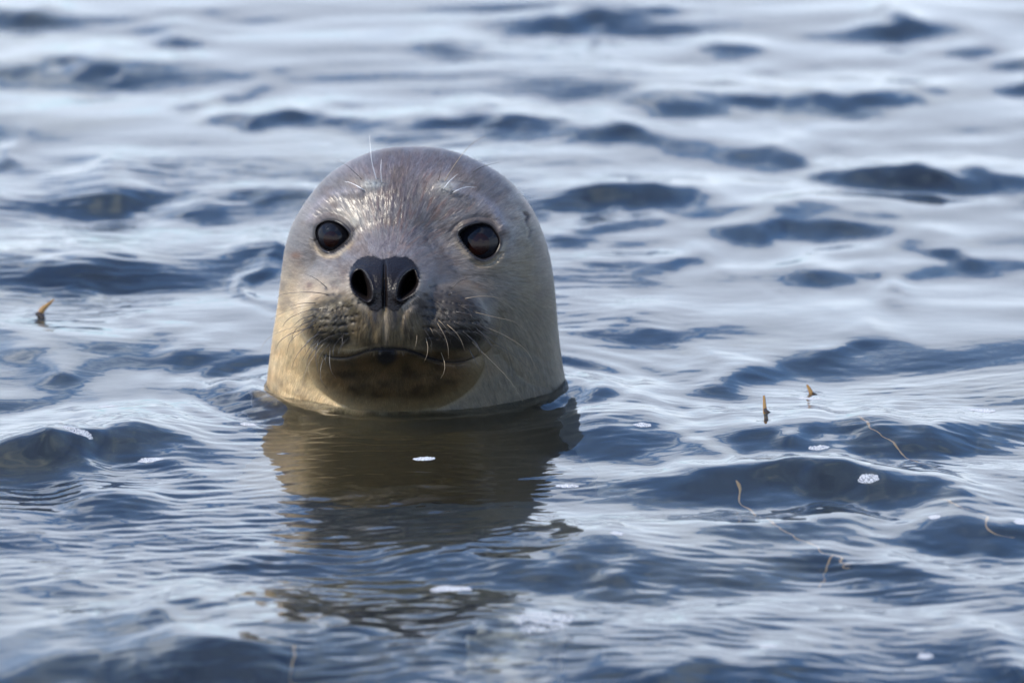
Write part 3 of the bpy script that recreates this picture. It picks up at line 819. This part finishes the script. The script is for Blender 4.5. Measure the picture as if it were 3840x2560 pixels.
def whisker(kind, pts, lift, thick):
    sp = spline_open(pts, 6)
    N = len(sp)
    root = surf(*sp[0])
    tip_d = []
    for k, p in enumerate(sp):
        t = k/(N-1)
        v_ = p[1]
        inside_ = float(fL(sq(v_))) + 20 < p[0] < float(fR(sq(v_))) - 20 and v_ > 552
        free = root + lift*math.sin(min(t*1.2, 1)*math.pi/2) - 0.45*lift*t*t
        free -= (abs(p[0]-sp[0][0]))*0.45
        if inside_: free = max(free, surf(*p) + 6 + 24*min(1, t*4)) if t > 0 else root - 6
        tip_d.append(free)
    for _ in range(3):
        tip_d = [tip_d[0]] + [(a+2*b_+c_)/4 for a, b_, c_ in zip(tip_d[:-2], tip_d[1:-1], tip_d[2:])] + [tip_d[-1]]
    a = np.array(sp)
    r = np.array([(thick*(1-0.75*k/(N-1)))*S for k in range(N)])
    o = tube("whisker", P(a[:, 0], a[:, 1], np.array(tip_d)), r, {'d': WD, 'l': WL, 'w': WW}[kind], seal, 5)
    if kind == 'w': o["label"] = "white whisker above the eye"
for kd, pts, lift in WH: whisker(kd, [c1(*p) for p in pts], lift, 1.7 if kd == 'd' else 1.2)
for kd, pts, lift in WB: whisker(kd, [c5(*p) for p in pts], lift, 1.5)

rw = random.Random(21)
for (fx, fy, fr) in FOLL[:99]:
    if rw.random() > 0.42: continue
    sx = -1 if fx < 1450 else 1
    near_mid = 1 - min(1, abs(fx-1450)/360)
    L_ = rw.uniform(60, 190)*(1-0.5*near_mid)
    a0 = rw.uniform(0.0, 0.7) + 0.6*near_mid
    p0 = (fx, fy); p1 = (fx + sx*L_*0.5*math.cos(a0), fy + L_*0.5*math.sin(a0))
    p2 = (p1[0] + sx*L_*0.4*math.cos(a0+0.5), p1[1] + L_*0.4*math.sin(a0+0.5))
    whisker('d', [p0, p1, p2], 34, rw.uniform(0.9, 1.2))

# short wet hairs lying on the skin (one coat, nobody could count it)
rh = np.random.default_rng(77)
NH = 120000
hv = rh.uniform(552, 1600, NH); ht = np.sin(rh.uniform(-1.50, 1.50, NH))
hL, hR, hC = fL(sq(hv)), fR(sq(hv)), fC(hv)
hu = np.where(ht < 0, hC + ht*(hC-hL), hC + ht*(hR-hC))
fol = np.full(len(hu), 1e9)
for (fx, fy, fr) in FOLL + BROWS: fol = np.minimum(fol, np.hypot(hu-fx, hv-fy) - fr)
ok = (fol > 0) & (sdf(hu, hv, NOSE) > 4) & (sdf(hu, hv, EYE_L) > 10) & (sdf(hu, hv, EYE_R) > 10) & (poly_dist(hu, hv, MOUTH) > 5)
hu, hv, ht, fol = hu[ok], hv[ok], ht[ok], fol[ok]
def tt(u, v):
    L__, R__, C__ = fL(sq(v)), fR(sq(v)), fC(v)
    return np.clip(np.where(u < C__, (u-C__)/(C__-L__), (u-C__)/(R__-C__)), -1, 1)
def sfc(u, v):
    t = tt(u, v); v = np.maximum(v, 550.2)
    ct = smooth(549.5, 575, v)
    return sculpt(u, v, t)*ct + base_depth(u, v, t)*(1-ct)
dx, dy = fur_dir(hu, hv)
dd = sfc(hu, hv)
dxp = sfc(hu+3, hv)-dd; dyp = sfc(hu, hv+3)-dd
nl = np.stack([-dxp/3, dyp*0 + 1, dyp/3], -1)           # (right, towards camera, up) in photo pixels
nl /= np.linalg.norm(nl, axis=1)[:, None]
HL = rh.uniform(12, 26, len(hu)) * (0.4 + 0.6*smooth(8, 40, fol))
# travel along the surface tangent
tan = np.stack([dx, (dxp*dx + dyp*dy)/3, -dy], -1)
tan /= np.linalg.norm(tan, axis=1)[:, None]
sidev = np.cross(nl, tan); sidev /= np.linalg.norm(sidev, axis=1)[:, None] + 1e-9
tan = tan + sidev*rh.normal(0, 0.12, len(hu))[:, None]
o0 = np.stack([hu*0, dd*0, hu*0], -1)
wd = 0.42
lift = rh.uniform(0.10, 0.22, len(hu))[:, None]
k0 = nl*0.2
k1 = tan*(HL[:, None]*0.5) + nl*(HL[:, None]*lift*0.5)
k2 = tan*HL[:, None] + nl*(HL[:, None]*lift*0.7)
def toP(off):
    return P(hu + off[:, 0], hv - off[:, 2], dd + off[:, 1])
hvts = np.stack([toP(k0-sidev*wd), toP(k0+sidev*wd), toP(k1-sidev*wd*0.8), toP(k1+sidev*wd*0.8), toP(k2)], 1)
n0 = np.arange(len(hu))[:, None]*5
htri = np.concatenate([n0+[[0, 1, 3]], n0+[[0, 3, 2]], n0+[[2, 3, 4]]], 0)
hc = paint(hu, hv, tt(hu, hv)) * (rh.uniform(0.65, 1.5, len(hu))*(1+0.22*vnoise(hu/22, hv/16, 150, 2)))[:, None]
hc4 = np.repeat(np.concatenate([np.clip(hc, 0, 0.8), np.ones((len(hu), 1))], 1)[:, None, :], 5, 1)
m, n, l, b = new_mat("wet_seal_hair")
at = n.new("ShaderNodeAttribute"); at.attribute_name = "tint"
l.new(at.outputs["Color"], b.inputs["Base Color"])
b.inputs["Roughness"].default_value = 0.3
b.inputs["Specular IOR Level"].default_value = 0.4
hair = mesh_np("fur", hvts.reshape(-1, 3), htri, m, seal, True, hc4.reshape(-1, 4))
hair["kind"] = "stuff"

# ------------------------------------------------------------------ seaweed tips standing out of the water
m, n, l, b = new_mat("wet_kelp")
b.inputs["Base Color"].default_value = (0.30, 0.15, 0.022, 1)
b.inputs["Roughness"].default_value = 0.18
b.inputs["Coat Weight"].default_value = 0.6
b.inputs["Subsurface Weight"].default_value = 0.15
b.inputs["Subsurface Radius"].default_value = (0.004, 0.002, 0.0005)
nz = n.new("ShaderNodeTexNoise"); nz.inputs["Scale"].default_value = 160
rp = n.new("ShaderNodeValToRGB")
rp.color_ramp.elements[0].position = 0.35; rp.color_ramp.elements[0].color = (0.10, 0.05, 0.012, 1)
rp.color_ramp.elements[1].position = 0.65; rp.color_ramp.elements[1].color = (0.42, 0.22, 0.03, 1)
l.new(nz.outputs["Fac"], rp.inputs[0]); l.new(rp.outputs[0], b.inputs["Base Color"])
KELP = m
KELPD = plain("wet_kelp_dark", (0.035, 0.022, 0.010), 0.25, 0.5)

def water_pt(u, v):
    p = at_water(u, v)
    for _ in range(12):     # follow the view ray down to the moving surface
        hz = float(water_h(np.array([p[0]]), np.array([p[1]]))[0])
        r = FW + (u - 1920) / FPX * RT + (1280 - v) / FPX * UP
        p = CAM + r * ((hz - CAM[2]) / r[2])
    return p
def ribbon_tube(name, pts, ru, rt, mat, parent=None):
    """flattened tapering blade through pts (world), ru half width, rt half thickness"""
    pts = np.array(pts, float); N = len(pts)
    tg = np.gradient(pts, axis=0); tg /= np.linalg.norm(tg, axis=1)[:, None]
    a = np.cross(tg, np.array([0.15, -1, 0.1])); a /= np.linalg.norm(a, axis=1)[:, None]
    bb = np.cross(tg, a)
    ph = np.arange(10)/10*2*math.pi
    vv = pts[:, None, :] + np.cos(ph)[None, :, None]*a[:, None, :]*np.array(ru)[:, None, None] + np.sin(ph)[None, :, None]*bb[:, None, :]*np.array(rt)[:, None, None]
    i = np.arange(N-1)[:, None]*10 + np.arange(10)[None, :]
    j = np.arange(N-1)[:, None]*10 + (np.arange(10)+1)[None, :] % 10
    return mesh_np(name, vv.reshape(-1, 3), np.stack([i, j, j+10, i+10], -1).reshape(-1, 4), mat, parent)
def frond(pix, base_uv, widths, label, mat, foot=None):
    b0 = water_pt(*base_uv)
    zd = float(np.dot(b0 - CAM, FW))
    pts = []
    for (u, v) in spline_open(pix, 6):
        pts.append(CAM + (FW + (u-1920)/FPX*RT + (1280-v)/FPX*UP)*zd)
    root = bpy.data.objects.new("seaweed_tip", None); COL.objects.link(root)
    root.empty_display_size = 0.02
    w = np.interp(np.linspace(0, 1, len(pts)), np.linspace(0, 1, len(widths)), widths)
    ribbon_tube("blade", pts, w*S, w*S*0.45, mat, root)
    if foot:
        fp = [CAM + (FW + (u-1920)/FPX*RT + (1280-v)/FPX*UP)*(zd-0.002) for (u, v) in spline_open(foot[0], 5)]
        fw = np.interp(np.linspace(0, 1, len(fp)), np.linspace(0, 1, len(foot[1])), foot[1])
        ribbon_tube("stalk", fp, fw*S, fw*S*0.6, KELPD, root)
    tag(root, label, "seaweed", "seaweed tips poking out of the water")
frond([(150,1195),(156,1165),(172,1148),(188,1135),(203,1121)], (155,1190), [9,13,9,6,2.5], "orange brown seaweed tip leaning right, alone on the water left of the seal", KELP,
      ([(132,1172),(146,1180),(160,1192),(162,1212)], [4,12,12,5]))
frond([(2872,1562),(2868,1525),(2866,1500),(2865,1482)], (2868,1545), [10,7,5.5,4], "thin upright golden seaweed tip, nearer of the two right of the seal", KELP,
      ([(2868,1530),(2874,1544),(2888,1552),(2910,1560)], [5,9,8,3]))
frond([(3048,1490),(3040,1468),(3032,1452),(3026,1442)], (3046,1475), [11,8,6,3], "short golden seaweed tip in a foam ring, further of the two right of the seal", KELP,
      ([(3046,1472),(3060,1482),(3080,1488),(3104,1492)], [4,7,6,2]))

# strands drifting just under the surface
STR = plain("drifting_weed", (0.40, 0.25, 0.10), 0.6)
def strand(pix, depth, w, label):
    pts = []
    for (u, v) in spline_open(pix, 6):
        p = at_water(u, v); pts.append((p[0], p[1], -depth))
    pts = np.array(pts)
    k = np.arange(len(pts))
    pts[:, 0] += 0.0015*np.sin(k*0.9); pts[:, 1] += 0.004*np.sin(k*0.7+1)
    o = tube("seaweed_strand", pts, (w*0.75*(0.35+0.9*np.abs(np.sin(k*0.9+w)*np.sin(k*0.37+1))))*S, STR, None, 6)
    tag(o, label, "seaweed", "seaweed strands under the surface")
strand([(2765,1790),(2790,1850),(2840,1900),(2900,1960),(2980,2000),(3060,2040),(3130,2075),(3200,2095)], 0.022, 7, "long branching orange weed strand under the dark wave on the right")
strand([(3120,2070),(3095,2120),(3080,2160)], 0.022, 6, "short orange weed strand branching down from the long one")
strand([(3230,1595),(3310,1640),(3380,1690),(3450,1730),(3520,1765)], 0.016, 6, "straight orange weed strand under the upper right dark wave")
strand([(1040,2380),(1080,2450),(1130,2500),(1200,2530)], 0.06, 8, "brown weed strand under the dark wave at the bottom left")
strand([(3540,1860),(3640,1900),(3720,1960),(3800,1980)], 0.03, 6, "faint orange weed strand near the right edge")

# ------------------------------------------------------------------ foam
FOAM, n, l, b = new_mat("foam_bubbles")
b.inputs["Base Color"].default_value = (0.68, 0.70, 0.74, 1)
b.inputs["Roughness"].default_value = 0.12
b.inputs["Transmission Weight"].default_value = 0.3
b.inputs["Specular IOR Level"].default_value = 0.8
b.inputs["IOR"].default_value = 1.33
rb = random.Random(3)
def dome(ns=8, nr=3):
    vs, fs = [], []
    for i_ in range(nr+1):
        th = 0.15 + (math.pi*0.62 - 0.15)*i_/nr
        for k in range(ns):
            a = 2*math.pi*k/ns
            vs.append((math.sin(th)*math.cos(a), math.sin(th)*math.sin(a), math.cos(th)))
    for i_ in range(nr):
        for k in range(ns):
            fs.append((i_*ns+k, (i_+1)*ns+k, (i_+1)*ns+(k+1) % ns, i_*ns+(k+1) % ns))
    for k in range(1, ns//2):
        fs.append((0, k, ns-k, 0) if False else (k-1, k, ns-k, (ns-k+1) % ns))
    return np.array(vs), np.array(fs)
DV, DF = dome()
def foam(u0, u1, v0, v1, label, dens=1.0, tilt=0.0):
    vs, fs = [], []
    cu, cv = (u0+u1)/2, (v0+v1)/2
    c = water_pt(cu, cv)
    hx = (u1-u0)/2*S
    hy = (v1-v0)/2*S/math.sin(PITCH+0.02)*0.62
    bubbles = []
    tries = 0
    while tries < 2600 and len(bubbles) < 420:
        tries += 1
        x, y = rb.uniform(-1, 1), rb.uniform(-1, 1)
        a = math.atan2(y, x)
        lim = 0.88 + 0.05*math.sin(a*2 + u0) + 0.05*math.sin(a*5 + v0)
        if x*x + y*y > lim*lim or rb.random() > dens: continue
        r = rb.choice([1.6, 2.0, 2.6, 3.4, 4.4])*S
        px, py = x*hx, y*hy + tilt*x*hx
        if any((px-q[0])**2 + (py-q[1])**2 < ((r+q[2])*0.93)**2 for q in bubbles): continue
        bubbles.append((px, py, r))
    B = np.array(bubbles)
    hz = water_h(c[0]+B[:, 0], c[1]+B[:, 1])
    for (bx, by, r), z in zip(bubbles, hz):
        o_ = len(vs)*len(DV)
        vs.append(DV*r*np.array([1, 1, 0.85]) + np.array([c[0]+bx, c[1]+by, z]))
        fs.append(DF + o_)
    o = mesh_np("foam_patch", np.vstack(vs), np.vstack(fs), FOAM)
    tag(o, label, "foam", "patches of foam bubbles on the water")
foam(1925, 2150, 2262, 2392, "largest white foam patch, at the bottom centre right on a pale rock", 1.0, 0.5)
foam(1615, 1770, 2190, 2225, "bright foam patch in the darkest part of the seal's reflection")
foam(1545, 1635, 1708, 1732, "small grey foam patch in the middle of the brown reflection", 0.9)
foam(3215, 3300, 1832, 1862, "round foam patch centred in the big dark wave on the right")
foam(3030, 3110, 1668, 1690, "small oval foam patch on the wave crest above the weed strand")
foam(3620, 3735, 1528, 1552, "long foam patch nearest the upper right edge of the right waves", 0.8)
foam(2375, 2445, 1582, 1604, "small foam patch right of the seal's neck on a dark ripple", 0.9)
foam(3480, 3530, 1928, 1948, "tiny foam patch right of the round one, in the dark trough", 0.8)
foam(3800, 3850, 1945, 1968, "foam patch cut by the right edge", 0.8)
foam(2285, 2340, 1990, 2008, "faint foam patch right of the reflection", 0.6)
foam(515, 615, 1712, 1736, "foam patch at the right end of the black wave at the left", 0.9)
foam(225, 350, 1680, 1704, "foam streak on top of the black wave at the left", 0.7)
foam(300, 350, 1610, 1626, "tiny foam patch above the waves at the left", 0.7)
foam(365, 440, 1515, 1532, "pale foam patch on the calm water left of the neck", 0.6)
foam(900, 965, 1582, 1600, "foam at the foot of the seal's neck on the left", 0.7)
foam(2080, 2170, 1812, 1830, "thin foam line at the right edge of the reflection", 0.6)
foam(3440, 3500, 2448, 2470, "faint foam patch at the bottom right", 0.6)
foam(2850, 2920, 2415, 2428, "thin foam line low in the picture right of centre", 0.5)
foam(2990, 3085, 1485, 1502, "foam ring round the further seaweed tip", 0.9)

# pale rock under the big foam patch
ru, rv = np.meshgrid(np.linspace(0, 2*math.pi, 48), np.linspace(0.01, math.pi/2, 20))
pc = water_pt(1930, 2325)
rr = 1 + 0.22*vnoise(np.cos(ru)*2+5, np.sin(ru)*2+5 + rv, 66, 3)
rx = pc[0] + 0.046*np.sin(rv)*np.cos(ru)*rr
ry = pc[1] + 0.055*np.sin(rv)*np.sin(ru)*rr
rz = -0.036 + 0.026*np.cos(rv) - 0.01 + 0.008*vnoise(rx*60+50, ry*40+50, 67, 3) - 0.06*(np.sin(rv) > 0.985)
m, n, l, b = new_mat("pale_submerged_rock")
nz = n.new("ShaderNodeTexNoise"); nz.inputs["Scale"].default_value = 55; nz.inputs["Detail"].default_value = 4
rp = n.new("ShaderNodeValToRGB")
rp.color_ramp.elements[0].position = 0.4; rp.color_ramp.elements[0].color = (0.05, 0.048, 0.035, 1)
rp.color_ramp.elements[1].position = 0.6; rp.color_ramp.elements[1].color = (0.30, 0.275, 0.21, 1)
tcn = n.new("ShaderNodeTexCoord"); l.new(tcn.outputs["Object"], nz.inputs["Vector"])
l.new(nz.outputs["Fac"], rp.inputs[0]); l.new(rp.outputs[0], b.inputs["Base Color"])
rk = mesh_np("submerged_rock", np.stack([rx, ry, rz], -1), grid_faces(20, 48, False), m)
tag(rk, "pale greenish rock just under the surface beside the largest foam patch", "rock")
